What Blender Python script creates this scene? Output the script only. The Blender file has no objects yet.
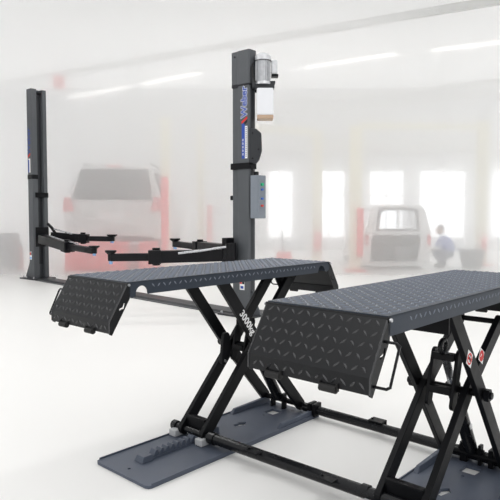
import bpy, bmesh, math, random
from mathutils import Vector, Matrix
random.seed(7)
C = bpy.context.scene
COL = C.collection
R = math.radians
PI = math.pi

# ------------------------------------------------------------------ materials
def new_mat(name):
    m = bpy.data.materials.new(name); m.use_nodes = True
    nt = m.node_tree
    return m, nt, nt.nodes['Principled BSDF']

def pbr(name, col, rough=.5, metal=0., spec=.5, var=.08, scale=14., bump=0., rvar=.08, coat=0.):
    """principled surface with a little procedural noise in colour, gloss and (optionally) relief"""
    m, nt, b = new_mat(name)
    tc = nt.nodes.new('ShaderNodeTexCoord')
    nz = nt.nodes.new('ShaderNodeTexNoise'); nz.inputs['Scale'].default_value = scale; nz.inputs['Detail'].default_value = 4
    nt.links.new(tc.outputs['Object'], nz.inputs['Vector'])
    mr = nt.nodes.new('ShaderNodeMix'); mr.data_type = 'RGBA'
    mr.inputs[6].default_value = (*[c*(1-var) for c in col], 1); mr.inputs[7].default_value = (*[min(1, c*(1+var)) for c in col], 1)
    nt.links.new(nz.outputs['Fac'], mr.inputs[0]); nt.links.new(mr.outputs[2], b.inputs['Base Color'])
    rr = nt.nodes.new('ShaderNodeMapRange'); rr.inputs['To Min'].default_value = max(0, rough-rvar); rr.inputs['To Max'].default_value = min(1, rough+rvar)
    nt.links.new(nz.outputs['Fac'], rr.inputs['Value']); nt.links.new(rr.outputs['Result'], b.inputs['Roughness'])
    b.inputs['Metallic'].default_value = metal; b.inputs['Specular IOR Level'].default_value = spec
    b.inputs['Coat Weight'].default_value = coat
    if bump:
        n2 = nt.nodes.new('ShaderNodeTexNoise'); n2.inputs['Scale'].default_value = 180; n2.inputs['Detail'].default_value = 2
        nt.links.new(tc.outputs['Object'], n2.inputs['Vector'])
        bp = nt.nodes.new('ShaderNodeBump'); bp.inputs['Strength'].default_value = bump; bp.inputs['Distance'].default_value = .002
        nt.links.new(n2.outputs['Fac'], bp.inputs['Height']); nt.links.new(bp.outputs['Normal'], b.inputs['Normal'])
    return m

def emit(name, col, s):
    m, nt, b = new_mat(name)
    b.inputs['Base Color'].default_value = (*col, 1)
    b.inputs['Emission Color'].default_value = (*col, 1); b.inputs['Emission Strength'].default_value = s
    return m

M = {}
M['deck'] = pbr('slate_painted_steel', (.032, .041, .057), .45, 0, .28, .10, 9, .12)
M['deckmark'] = pbr('painted_slate_glints', (.13, .150, .19), .32, 0, .6, .15, 60)  # paler tread marks: glint on the raised deck pattern put into the colour
M['base'] = pbr('slate_base_steel', (.072, .087, .120), .45, 0, .4, .16, 6, .15)
M['black'] = pbr('black_powder_coat', (.0045, .0048, .006), .42, 0, .16, .15, 20, .12)
M['ramp'] = pbr('black_tread_plate', (.0075, .008, .0095), .36, 0, .26, .15, 20, .10)
M['glint'] = pbr('painted_tread_glints', (.030, .031, .034), .20, 0, .75, .25, 60, 0, .08)  # lighter, glossier than the ramp: glints painted onto the tread marks
M['tube'] = pbr('black_round_tube', (.006, .0065, .008), .26, 0, .28, .15, 20, .05)
M['steel'] = pbr('bright_zinc', (.55, .56, .58), .28, .9, .5, .1, 30)
M['slider'] = pbr('pale_nylon', (.52, .53, .54), .45, 0, .4, .06, 30)
M['white'] = pbr('white_print', (.85, .85, .85), .5, 0, .3, .02)
M['red'] = pbr('red_print', (.62, .03, .03), .5, 0, .3, .04)
M['blue'] = pbr('blue_print', (.028, .075, .36), .5, 0, .3, .04)
M['inkblack'] = pbr('black_print', (.015, .015, .02), .5, 0, .3, .04)
M['column'] = pbr('charcoal_column_paint', (.078, .084, .092), .40, 0, .4, .10, 5, .08)
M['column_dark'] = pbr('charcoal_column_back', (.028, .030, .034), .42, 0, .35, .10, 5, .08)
M['arm'] = pbr('black_arm_paint', (.0055, .0055, .007), .36, 0, .22, .15, 12, .08)
M['silver'] = pbr('silver_cast_aluminium', (.62, .63, .65), .34, .35, .5, .25, 26)
M['tank'] = pbr('white_tank_plastic', (.80, .81, .84), .4, 0, .4, .03, 6)
M['tan'] = pbr('tan_tank_base', (.48, .34, .24), .5, 0, .4, .06, 10)
M['ctrl'] = pbr('blue_grey_enclosure', (.20, .225, .26), .45, 0, .4, .06, 10)
M['green'] = pbr('green_button', (.02, .42, .20), .35, 0, .5, .03)
M['bluebtn'] = pbr('blue_button', (.05, .14, .5), .35, 0, .5, .03)
M['redbtn'] = pbr('red_button', (.6, .05, .04), .35, 0, .5, .03)
M['padblue'] = pbr('blue_zinc_screw', (.30, .50, .80), .3, .5, .5, .05)
M['floor'] = pbr('white_epoxy_floor', (.80, .795, .78), .42, 0, .35, .015, .8, 0, .05)
M['wall'] = pbr('white_wall_paint', (.80, .80, .80), .8, 0, .2, .02, 1.5)
M['pier'] = pbr('pale_grey_wall_paint', (.76, .765, .775), .8, 0, .2, .03, 1.5)
M['dado'] = pbr('grey_dado_paint', (.68, .69, .70), .7, 0, .2, .04, 1.5)
M['ceil'] = pbr('white_ceiling_paint', (.82, .82, .81), .9, 0, .1, .02, .6)
M['beam'] = pbr('grey_roof_steel', (.72, .72, .71), .6, 0, .3, .06, 3)
M['cream'] = pbr('cream_post_paint', (.80, .76, .60), .5, 0, .4, .04, 5)
M['redpost'] = pbr('red_post_paint', (.80, .09, .09), .5, 0, .4, .06, 5)
M['suv'] = pbr('silver_grey_car_paint', (.62, .62, .61), .35, .1, .5, .06, 3, 0, .05, .3)
M['whitecar'] = pbr('white_car_paint', (.80, .80, .80), .3, 0, .5, .02, 3, 0, .05, .4)
M['carglass'] = pbr('dark_car_glass', (.03, .032, .034), .15, 0, .4, .05, 3)
M['rubber'] = pbr('black_rubber', (.02, .02, .02), .7, 0, .3, .1, 20)
M['boot'] = pbr('black_boot_lining', (.02, .02, .021), .8, 0, .2, .15, 12)
M['taillight'] = pbr('red_tail_light', (.60, .03, .03), .25, 0, .5, .05, 8)
M['skin'] = pbr('skin', (.55, .36, .27), .55, 0, .3, .05, 10)
M['shirt'] = pbr('blue_work_shirt', (.06, .12, .46), .8, 0, .2, .10, 10)
M['trouser'] = pbr('dark_blue_trousers', (.05, .06, .12), .8, 0, .2, .10, 10)
M['hair'] = pbr('dark_hair', (.03, .022, .016), .7, 0, .3, .2, 40)
M['greybin'] = pbr('grey_plastic', (.09, .09, .095), .55, 0, .3, .08, 8)
M['cabinet'] = pbr('mid_grey_cabinet', (.22, .22, .23), .5, 0, .4, .06, 4)
M['tube_light'] = emit('lit_fluorescent_tube', (1, .99, .96), 1.35)

m = bpy.data.materials.new('translucent_roof_sheet'); m.use_nodes = True; nt = m.node_tree; b = nt.nodes['Principled BSDF']
b.inputs['Base Color'].default_value = (.82, .82, .81, 1); b.inputs['Roughness'].default_value = .9; b.inputs['Specular IOR Level'].default_value = .1
tr = nt.nodes.new('ShaderNodeBsdfTranslucent'); mx = nt.nodes.new('ShaderNodeMixShader'); mx.inputs[0].default_value = .42
nz = nt.nodes.new('ShaderNodeTexNoise'); nz.inputs['Scale'].default_value = .5; rp_ = nt.nodes.new('ShaderNodeMapRange'); rp_.inputs['To Min'].default_value = .86; rp_.inputs['To Max'].default_value = .92
nt.links.new(nz.outputs['Fac'], rp_.inputs['Value']); nt.links.new(rp_.outputs['Result'], tr.inputs['Color'])
nt.links.new(b.outputs[0], mx.inputs[1]); nt.links.new(tr.outputs[0], mx.inputs[2]); nt.links.new(mx.outputs[0], nt.nodes['Material Output'].inputs['Surface'])
M['roof'] = m  # translucency added so daylight from above brightens the ceiling

m, nt, b = new_mat('clear_window_glass')
b.inputs['Base Color'].default_value = (.97, .98, .99, 1); b.inputs['Roughness'].default_value = 0.0
b.inputs['Transmission Weight'].default_value = 1.0; b.inputs['IOR'].default_value = 1.01
M['glass'] = m

# ------------------------------------------------------------------ mesh builder
def basis(d, up=Vector((0, 0, 1))):
    d = Vector(d).normalized()
    if abs(d.dot(up)) > .98: up = Vector((0, 1, 0))
    s = d.cross(up).normalized()
    return d, s, s.cross(d).normalized()

class MB:
    def __init__(self): self.bm = bmesh.new()
    def hexa(self, p):
        v = [self.bm.verts.new(q) for q in p]
        for f in ((0, 3, 2, 1), (4, 5, 6, 7), (0, 1, 5, 4), (1, 2, 6, 5), (2, 3, 7, 6), (3, 0, 4, 7)):
            self.bm.faces.new([v[i] for i in f])
        return self
    def box(self, x0, x1, y0, y1, z0, z1):
        return self.hexa([(x0, y0, z0), (x1, y0, z0), (x1, y1, z0), (x0, y1, z0), (x0, y0, z1), (x1, y0, z1), (x1, y1, z1), (x0, y1, z1)])
    def frustum(self, r0, z0, r1, z1):
        a, b, c, d = r0; e, f, g, h = r1
        return self.hexa([(a, c, z0), (b, c, z0), (b, d, z0), (a, d, z0), (e, g, z1), (f, g, z1), (f, h, z1), (e, h, z1)])
    def bar(self, a, b, w, h, w2=None, h2=None):
        """box from a to b: w across (horizontal), h upward; optional end size"""
        a, b = Vector(a), Vector(b); d, s, u = basis(b-a); w2 = w2 or w; h2 = h2 or h
        q = []
        for P, ww, hh in ((a, w, h), (b, w2, h2)):
            q += [P-s*ww/2-u*hh/2, P+s*ww/2-u*hh/2, P+s*ww/2+u*hh/2, P-s*ww/2+u*hh/2]
        return self.hexa(q)
    def cyl(self, a, b, r, r2=None, n=20):
        a, b = Vector(a), Vector(b); d, s, u = basis(b-a); r2 = r if r2 is None else r2
        A = [self.bm.verts.new(a+(s*math.cos(t)+u*math.sin(t))*r) for t in [2*PI*i/n for i in range(n)]]
        B = [self.bm.verts.new(b+(s*math.cos(t)+u*math.sin(t))*r2) for t in [2*PI*i/n for i in range(n)]]
        for i in range(n): self.bm.faces.new([A[i], A[(i+1) % n], B[(i+1) % n], B[i]])
        self.bm.faces.new(A[::-1]); self.bm.faces.new(B)
        return self
    def tube(self, pts, r, n=10):
        """round rod through points, mitred at the bends"""
        pts = [Vector(p) for p in pts]; rings = []
        d0 = (pts[1]-pts[0]).normalized(); _, s, u = basis(d0)
        for i, p in enumerate(pts):
            d = ((pts[min(i+1, len(pts)-1)]-pts[i]).normalized() + (pts[i]-pts[max(i-1, 0)]).normalized()).normalized()
            s = (s-d*s.dot(d)).normalized(); u = s.cross(d).normalized()
            rings.append([self.bm.verts.new(p+(s*math.cos(2*PI*k/n)+u*math.sin(2*PI*k/n))*r) for k in range(n)])
        for A, B in zip(rings, rings[1:]):
            for k in range(n): self.bm.faces.new([A[k], A[(k+1) % n], B[(k+1) % n], B[k]])
        self.bm.faces.new(rings[0][::-1]); self.bm.faces.new(rings[-1])
        return self
    def ring(self, c, axis, R0, r, n=24, k=10):
        """torus"""
        c = Vector(c); d, s, u = basis(axis); rows = []
        for i in range(n):
            t = 2*PI*i/n; o = s*math.cos(t)+u*math.sin(t)
            rows.append([self.bm.verts.new(c+o*(R0+r*math.cos(2*PI*j/k))+d*r*math.sin(2*PI*j/k)) for j in range(k)])
        for i in range(n):
            A, B = rows[i], rows[(i+1) % n]
            for j in range(k): self.bm.faces.new([A[j], A[(j+1) % k], B[(j+1) % k], B[j]])
        return self
    def plate(self, outer, holes, fn0, fn1):
        """flat plate with holes; 2D loops mapped to 3D by fn0 (one face) and fn1 (the other)"""
        b2 = bmesh.new(); loops = []; pos = []
        for lp in [outer]+holes:
            vs = [b2.verts.new((x, y, 0)) for x, y in lp]
            for i in range(len(vs)): b2.edges.new((vs[i], vs[(i+1) % len(vs)]))
            loops.append(list(range(len(pos), len(pos)+len(lp)))); pos += lp
        b2.verts.index_update()
        bmesh.ops.triangle_fill(b2, edges=b2.edges[:], use_beauty=True)
        tris = [[v.index for v in f.verts] for f in b2.faces]; b2.free()
        V0 = [self.bm.verts.new(fn0(*q)) for q in pos]; V1 = [self.bm.verts.new(fn1(*q)) for q in pos]
        for t in tris:
            self.bm.faces.new([V0[i] for i in t]); self.bm.faces.new([V1[i] for i in t][::-1])
        for lp in loops:
            for a, b in zip(lp, lp[1:]+lp[:1]): self.bm.faces.new([V0[a], V0[b], V1[b], V1[a]])
        return self
    def lozenge(self, c, e, s, n, a=.0135, b=.0042, h=.0022, mi=0):
        """one raised tread mark: pointed both ends, ridge on top"""
        c, e, s, n = Vector(c), Vector(e), Vector(s), Vector(n)
        p = [c+e*a, c+e*a*.35+s*b, c-e*a*.35+s*b, c-e*a, c-e*a*.35-s*b, c+e*a*.35-s*b]
        v = [self.bm.verts.new(q) for q in p]; t = [self.bm.verts.new(c+e*a*.5+n*h), self.bm.verts.new(c-e*a*.5+n*h)]
        for f in ((v[0], v[1], t[0]), (v[1], v[2], t[1], t[0]), (v[2], v[3], t[1]), (v[3], v[4], t[1]), (v[4], v[5], t[0], t[1]), (v[5], v[0], t[0])):
            self.bm.faces.new(f).material_index = mi
    def tread(self, o, e1, e2, L1, L2, n, pitch=.030, flip=0, **k):
        """rows of tread marks, turned alternately, over the rectangle o + e1*[0,L1] + e2*[0,L2]"""
        o, e1, e2, n = Vector(o), Vector(e1).normalized(), Vector(e2).normalized(), Vector(n).normalized()
        A = max(1, int(L1/pitch)); B = max(1, int(L2/pitch))
        for i in range(A):
            for j in range(B):
                c = o+e1*((i+.5)*L1/A)+e2*((j+.5)*L2/B)
                q = (i+j+flip) % 2
                d = (e1+e2*(1 if q else -1)).normalized(); s = n.cross(d)
                self.lozenge(c, d, s, n, **k)
        return self
    def build(self, name, mat, parent=None, bevel=0., smooth=False, world=False, seg=2):
        bmesh.ops.recalc_face_normals(self.bm, faces=self.bm.faces[:])
        me = bpy.data.meshes.new(name); self.bm.to_mesh(me); self.bm.free()
        me.materials.append(mat)
        o = bpy.data.objects.new(name, me); COL.objects.link(o)
        if parent is not None:
            if world: me.transform(wm(parent).inverted())
            o.parent = parent
        if smooth:
            for p in me.polygons: p.use_smooth = True
            me.set_sharp_from_angle(angle=R(38))
        if bevel:
            bv = o.modifiers.new('bevel', 'BEVEL'); bv.width = bevel; bv.segments = seg; bv.limit_method = 'ANGLE'; bv.angle_limit = R(40)
        return o

def wm(o):
    m = o.matrix_basis.copy()
    while o.parent is not None: o = o.parent; m = o.matrix_basis @ m
    return m

def tag(o, label=None, cat=None, group=None, kind=None):
    if label: o['label'] = label
    if cat: o['category'] = cat
    if group: o['group'] = group
    if kind: o['kind'] = kind
    return o

def thing(name, label, cat, loc=(0, 0, 0), rz=0., group=None):
    o = bpy.data.objects.new(name, None); COL.objects.link(o)
    o.location = loc; o.rotation_euler = (0, 0, rz); o.empty_display_size = .2
    return tag(o, label, cat, group)

def lettering(name, body, size, mat, parent, mtx, extrude=.0006, offset=0., xs=1.):
    cu = bpy.data.curves.new(name, 'FONT'); cu.body = body; cu.size = size; cu.extrude = extrude; cu.offset = offset
    cu.align_x = 'CENTER'; cu.align_y = 'CENTER'; cu.resolution_u = 4
    t = bpy.data.objects.new('tmp', cu); COL.objects.link(t)
    dg = bpy.context.evaluated_depsgraph_get(); me = bpy.data.meshes.new_from_object(t.evaluated_get(dg))
    bpy.data.objects.remove(t); bpy.data.curves.remove(cu)
    me.transform(mtx @ Matrix.Diagonal((xs, 1, 1, 1))); me.name = name
    me.materials.clear(); me.materials.append(mat)
    o = bpy.data.objects.new(name, me); COL.objects.link(o); o.parent = parent
    return o

def frame(o, x, y):
    """matrix with local x, y axes and origin o"""
    x = Vector(x).normalized(); y = Vector(y); y = (y-x*x.dot(y)).normalized(); z = x.cross(y)
    m = Matrix((x, y, z)).transposed().to_4x4(); m.translation = Vector(o)
    return m

# ------------------------------------------------------------------ camera
EYE = 1.3084
cam = bpy.data.objects.new('camera', bpy.data.cameras.new('camera')); COL.objects.link(cam)
cam.location = (0, 0, EYE); cam.rotation_euler = (R(90-3.0), 0, 0)
cam.data.sensor_width = 36; cam.data.lens = 585.22/500*36
cam.data.shift_y = -.0089
cam.data.clip_start = .05; cam.data.clip_end = 200
C.camera = cam

# ================================================================== scissor lift (in its own frame: x along the decks, y across, z up)
YAW = .7402; PHI = PI/2-YAW
sx, sy = 1.5917, .8864
lift = thing('scissor_car_lift', 'raised black scissor car lift with two slate tread plate decks, nearest the viewer', 'car lift',
             (sx*math.cos(PHI)-sy*math.sin(PHI), sx*math.sin(PHI)+sy*math.cos(PHI), 0), PHI)
H = 1.0; LEN = 1.608; TH = .005

def arc(cx, cy, r, a0, a1, n):
    return [(cx+r*math.cos(R(a0+(a1-a0)*i/n)), cy+r*math.sin(R(a0+(a1-a0)*i/n))) for i in range(n+1)]

def deck(v0, v1, notch_side):
    m = MB()
    m.box(0, LEN, v0, v1, H-TH, H)
    for v, t in ((v0, TH), (v1, -TH)):
        zb = H-.064
        if v == notch_side:
            out = [(0.012, H-.001), (0.004, H-.05), (.020, zb-.012), (.043, zb-.004)] + arc(.079, zb+.008, .034, 180, 0, 10) + [(.116, zb), (LEN-.127, zb)] + arc(LEN-.088, zb+.008, .036, 180, 0, 10) + [(LEN-.03, zb), (LEN, H-.05), (LEN, H-.001)]
        else:
            out = [(0, H-.001), (0, zb), (LEN, zb), (LEN, H-.001)]
        m.plate(out, [], lambda x, z, v=v: (x, v, z), lambda x, z, v=v, t=t: (x, v+t, z))
        nrm = (0, -1, 0) if t > 0 else (0, 1, 0)
        m.tread((.13, v, zb+.022), (1, 0, 0), (0, 0, 1), LEN-.28, .034, nrm, .034, a=.012, b=.0036, h=.0022, mi=1)
    m.box(.03, .036, v0+TH, v1-TH, H-.06, H-TH); m.box(LEN-.036, LEN-.03, v0+TH, v1-TH, H-.06, H-TH)
    m.tread((.012, v0+.012, H), (1, 0, 0), (0, 1, 0), LEN-.024, v1-v0-.024, (0, 0, 1), .031, a=.0150, b=.0052, h=.0046, mi=1)
    d = m.build('deck', M['deck'], lift); d.data.materials.append(M['deckmark'])
    # stiffeners hanging below the deck
    s = MB()
    if v0 < 1: s.box(.553, .561, v0+.05, v0+.24, .850, H-TH)
    s.box(.66, LEN-.1, v0+.10, v0+.13, H-.055, H-TH); s.box(.66, LEN-.1, v1-.13, v1-.10, H-.055, H-TH)
    s.box(1.30, 1.306, v0+.06, v1-.06, H-.09, H-TH)
    s.build('stiffener', M['black'], d)
    for u in (0, LEN):
        r = MB(); r.cyl((u, v0-.006, H-.012), (u, v1+.006, H-.012), .0085, n=14); r.build('hinge_pin', M['black'], d, smooth=True)
        for v in (v0-.009, v1+.009):
            k = MB(); k.cyl((u, v-.004, H-.012), (u, v+.004, H-.012), .006, n=12); k.build('hinge_bolt', M['steel'], d, smooth=True)
    return d

def ramp(v0, v1, far, out_side):
    """drop-down ramp hinged at a deck end. out_side: -1 / +1, the side that carries the handle"""
    X = (lambda u: LEN-u) if far else (lambda u: u)
    m = MB()
    A = (-.006, H-.006); B = (-.103, .828); D = (-.103, .776)
    ou, oz = .0055, -.003
    def slab(P, Q):
        m.hexa([(X(P[0]), v0, P[1]), (X(P[0]), v1, P[1]), (X(P[0]+.007), v1, P[1]-.004), (X(P[0]+.007), v0, P[1]-.004),
                (X(Q[0]), v0, Q[1]), (X(Q[0]), v1, Q[1]), (X(Q[0]+.007), v1, Q[1]+.0), (X(Q[0]+.007), v0, Q[1]+.0)])
    slab(A, B); slab(B, D)
    sgn = -1 if far else 1
    d = Vector((X(B[0])-X(A[0]), 0, B[1]-A[1])); n = Vector((-sgn*abs(d.z), 0, abs(d.x))).normalized()
    w = v1-v0
    m.tread((X(A[0]), v0+.012, A[1]), d, (0, 1, 0), d.length-.004, w-.024, n, .0315, a=.0150, b=.0042, h=.0042, mi=1)
    m.tread((X(B[0]), v0+.012, B[1]-.006), (0, 0, -1), (0, 1, 0), .044, w-.024, (-sgn, 0, 0), .0320, a=.0150, b=.0042, h=.0040, mi=1)
    r = m.build('ramp', M['ramp'], lift); r.data.materials.append(M['glint'])
    out = [(-.004, H-.004), (-.101, .829), (-.101, .772), (-.088, .766), (.010, .922), (.014, H-.03)]
    hole = [(-.048, .872), (-.034, .878), (-.020, .880), (-.014, .904), (-.022, .906), (-.030, .888), (-.046, .884)]
    for v, t in ((v0, .006), (v1, -.006)):
        g = MB(); g.plate([(X(x), z) for x, z in out], [[(X(x), z) for x, z in hole]], lambda x, z: (x, v, z), lambda x, z: (x, v+t, z))
        g.build('side_cheek', M['ramp'], r)
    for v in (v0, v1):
        k = MB(); k.tube([(X(-.006), v, H-.012), (X(-.103), v, .828), (X(-.103), v, .778)], .0035, 8); k.build('edge_highlight', M['glint'], r, smooth=True)  # added rod in a lighter tone, standing in for the edge highlight
    for f in (.30, .76):
        k = MB(); v = v0+w*f; k.cyl((X(-.108), v-.030, .772), (X(-.108), v+.030, .772), .0125, n=16)
        k.box(min(X(-.112), X(-.098)), max(X(-.112), X(-.098)), v-.034, v-.030, .766, .79); k.box(min(X(-.112), X(-.098)), max(X(-.112), X(-.098)), v+.030, v+.034, .766, .79)
        k.build('roller', M['rubber'], r, smooth=True)
    v = v0 if out_side < 0 else v1; o = out_side
    q = .052 if v0 < 1 else .064; h = MB(); h.tube([(X(-.022), v-o*.004, .925), (X(-.022), v+o*(q-.010), .925), (X(-.024), v+o*q, .918), (X(-.078), v+o*q, .806), (X(-.082), v+o*(q-.010), .800), (X(-.084), v-o*.004, .800)], .0048, 8)
    h.build('handle', M['tube'], r, smooth=True)
    return r

def leg(P, Q, v, t, w, name='scissor_leg', ext=.03):
    """flat leg with rounded ends between P and Q (x,z), lying in the plane y = v, thickness t"""
    p, q = Vector((P[0], P[1])), Vector((Q[0], Q[1])); d = (q-p).normalized(); a = math.degrees(math.atan2(d.y, d.x)); r = w/2
    out = arc(q.x, q.y, r, a-90, a+90, 8) + arc(p.x, p.y, r, a+90, a+270, 8)
    m = MB(); m.plate(out, [], lambda x, z: (x, v-t/2, z), lambda x, z: (x, v+t/2, z))
    return m.build(name, M['black'], lift, bevel=.003)

UNITS = {
    'near': dict(o=0.0, v0=-.004, v1=.480, ua=.651, za=.075, uc=1.080, zc=.487, ut=.716, vn=.179, vf=.385, bn=.117, bf=.427, ur=1.734, ul=1.40, b0=-.006, b1=.462, u0=.10, u1=1.445),
    'far': dict(o=1.328, v0=1.326, v1=1.826, ua=.640, za=.060, uc=1.049, zc=.500, ut=.704, vn=.173, vf=.351, bn=.106, bf=.412, ur=1.451, ul=1.44, b0=1.304, b1=1.752, u0=.088, u1=1.472)}

for key, U in UNITS.items():
    o = U['o']; near = key == 'near'
    d = deck(U['v0'], U['v1'], U['v1'] if near else U['v0'])
    side = -1 if near else 1
    ramp(U['v0'], U['v1'], False, side); ramp(U['v0'], U['v1'], True, side)
    # ---- base plate with cut-outs
    b0, b1, u0, u1 = U['b0'], U['b1'], U['u0'], U['u1']; W = b1-b0; c = .025
    out = [(u0+c, b0), (u1, b0), (u1, b1), (u0+c, b1), (u0+c*.3, b1-c*.3), (u0, b1-c), (u0, b0+c), (u0+c*.3, b0+c*.3)]
    sq = [(1.262, b0+.215), (1.352, b0+.205), (1.352, b0+.292), (1.262, b0+.295)]
    sl = [(.945, b0+.245), (1.00, b0+.232), (1.00, b0+.220), (1.045, b0+.250), (1.00, b0+.285), (1.0, b0+.272), (.955, b0+.276)]
    h1 = arc(1.215, b0+.255, .009, 0, 330, 11); h2 = arc(.150, b0+.235, .009, 0, 330, 11)
    m = MB(); m.plate(out, [sq, sl, h1, h2], lambda x, y: (x, y, .001), lambda x, y: (x, y, .016))
    for y0, y1 in ((b0, b0+.006), (b1-.006, b1)): m.box(u0+c, u1, y0, y1, .016, .024)
    bp = m.build('base_plate', M['base'], lift)
    for y0 in (b0+.004, b1-.046):
        g = MB(); g.hexa([(1.085, y0+.006, .016), (u1-.012, y0, .016), (u1-.012, y0+.042, .016), (1.085, y0+.036, .016),
                          (1.115, y0+.012, .046), (u1-.02, y0+.006, .050), (u1-.02, y0+.036, .050), (1.115, y0+.030, .046)])
        g.build('guide_rail', M['base'], bp, bevel=.003)
    # ---- toothed safety rack on the base
    rv = b0+.262; k = MB(); k.box(.30, .80, rv-.026, rv+.026, .016, .024)
    n = 13
    for i in range(n):
        x = .305+i*.038
        k.hexa([(x, rv-.022, .024), (x+.037, rv-.022, .024), (x+.037, rv+.022, .024), (x, rv+.022, .024),
                (x+.024, rv-.022, .056), (x+.034, rv-.022, .056), (x+.034, rv+.022, .056), (x+.024, rv+.022, .056)])
    k.build('safety_rack', M['base'], bp, bevel=.0015)
    k = MB(); k.hexa([(.225, rv-.036, .016), (.30, rv-.036, .016), (.30, rv+.036, .016), (.225, rv+.036, .016), (.240, rv-.03, .046), (.30, rv-.03, .046), (.30, rv+.03, .046), (.240, rv+.03, .046)])
    k.build('rack_stop', M['base'], bp, bevel=.003)
    # ---- legs: one pair rises away from the viewer's end, the other pair crosses it
    ua, za, uc, zc, ut, ur, ul = (U[q] for q in ('ua', 'za', 'uc', 'zc', 'ut', 'ur', 'ul'))
    ztop = H-.055
    urr = min(ur, 1.47)
    ztr = zc+(urr-uc)*(ztop+.0-zc)/(ur-uc) if ur > 1.5 else ztop
    for v in (U['vn'], U['vf']):
        leg((ua, za), (uc, zc), o+v, .030, .070)
        # upper half, carried on in line to the deck
        leg((uc, zc), (urr, min(ztr, ztop)), o+v, .030, .068)
    blegs = []
    for v in (U['bn'], U['bf']):
        blegs.append(leg((ut, ztop), (uc, zc), o+v, .026, .072))
        blegs.append(leg((uc, zc), (ul, .060), o+v, .026, .072))
    # pivots
    for (x, z, va, vb, r) in ((uc, zc, U['bn']-.04, U['bf']+.045, .017), (ut, ztop, U['bn']-.03, U['bf']+.03, .014), (urr, min(ztr, ztop), U['vn']-.03, U['vf']+.03, .014), (ul, .060, U['bn']-.03, U['bf']+.03, .017)):
        k = MB(); k.cyl((x, o+va, z), (x, o+vb, z), r); k.build('pivot_pin', M['black'], lift, smooth=True)
    for v in (U['bn']-.03, U['bf']+.03):
        k = MB(); k.cyl((uc, o+v-.012, zc), (uc, o+v+.012, zc), .030, n=6 if near else 20); k.cyl((uc, o+v-.022, zc), (uc, o+v+.022, zc), .016)
        k.build('pivot_nut', M['black'], lift, smooth=True)
    # axle with its sliders
    k = MB(); k.cyl((ua, o+U['vn']-.06, za), (ua, o+U['vf']+.085, za), .020); k.cyl((ua, o+U['vf']+.055, za), (ua, o+U['vf']+.09, za), .028)
    k.build('axle', M['tube'], lift, smooth=True)
    for v in (U['vn']-.01, U['vf']+.035):
        k = MB(); k.box(ua-.060, ua+.040, o+v-.028, o+v+.028, .017, .055); k.build('slide_block', M['slider'], lift, bevel=.004)
    k = MB(); k.box(ua+.012, ua+.052, o+U['vn']+.015, o+U['vf']-.015, za+.012, za+.078); k.build('leg_brace', M['black'], lift, bevel=.003)
    # shackle between the rising legs and the lifting cylinder
    lk = None
    va, vb = o+U['vn']+.045, o+U['vf']-.042
    for v in (va, vb):
        out = arc(1.02, .425, .026, 150, 330, 6)+arc(1.085, .645, .028, -20, 165, 6)
        k = MB(); k.plate(out, [], lambda x, z: (x, v-.008, z), lambda x, z: (x, v+.008, z)); q = k.build('shackle_plate', M['black'], lift, bevel=.002)
        lk = lk or q
    for x, z in ((1.055, .640), (1.030, .485)):
        k = MB(); k.bar((x, va+.008, z), (x, vb-.008, z), .045, .034); k.build('shackle_cross_bar', M['black'], lift, bevel=.003)
    if not near:
        out = arc(.880, .430, .024, 160, 330, 6)+arc(.915, .50, .03, -40, 60, 4)+arc(.900, .575, .026, 10, 170, 5)
        vv = o+.262
        k = MB(); k.plate(out, [], lambda x, z: (x, vv-.012, z), lambda x, z: (x, vv+.012, z)); k.build('crank_plate', M['black'], lift, bevel=.003)
        k = MB(); k.cyl((.880, vv-.022, .432), (.880, vv+.02, .432), .010, n=8); k.build('crank_bolt', M['steel'], lift)
    vm = o+(U['vn']+U['vf'])/2
    cy = MB(); cy.cyl((1.40, vm, .085), (1.165, vm, .460), .034); cy.cyl((1.165, vm, .460), (1.15, vm, .483), .038)
    cyl = cy.build('hydraulic_cylinder', M['tube'], lift, smooth=True)
    k = MB(); k.cyl((1.155, vm, .475), (1.045, vm, .668), .020); k.build('piston_rod', M['steel'], cyl, smooth=True)
    k = MB(); k.ring((1.035, vm, .690), (0, 1, 0), .030, .012); k.build('rod_eye', M['tube'], cyl, smooth=True)
    if near:
        k = MB(); k.bar((1.305, vm-.036, .232), (1.290, vm-.036, .256), .004, .020); k.build('warning_sticker', M['white'], cyl)
    k = MB(); k.box(1.385, 1.425, vm-.055, vm-.040, .016, .12); k.box(1.385, 1.425, vm+.040, vm+.055, .016, .12); k.cyl((1.403, vm-.065, .085), (1.403, vm+.065, .085), .014)
    k.build('cylinder_bracket', M['black'], lift, bevel=.002)
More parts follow.
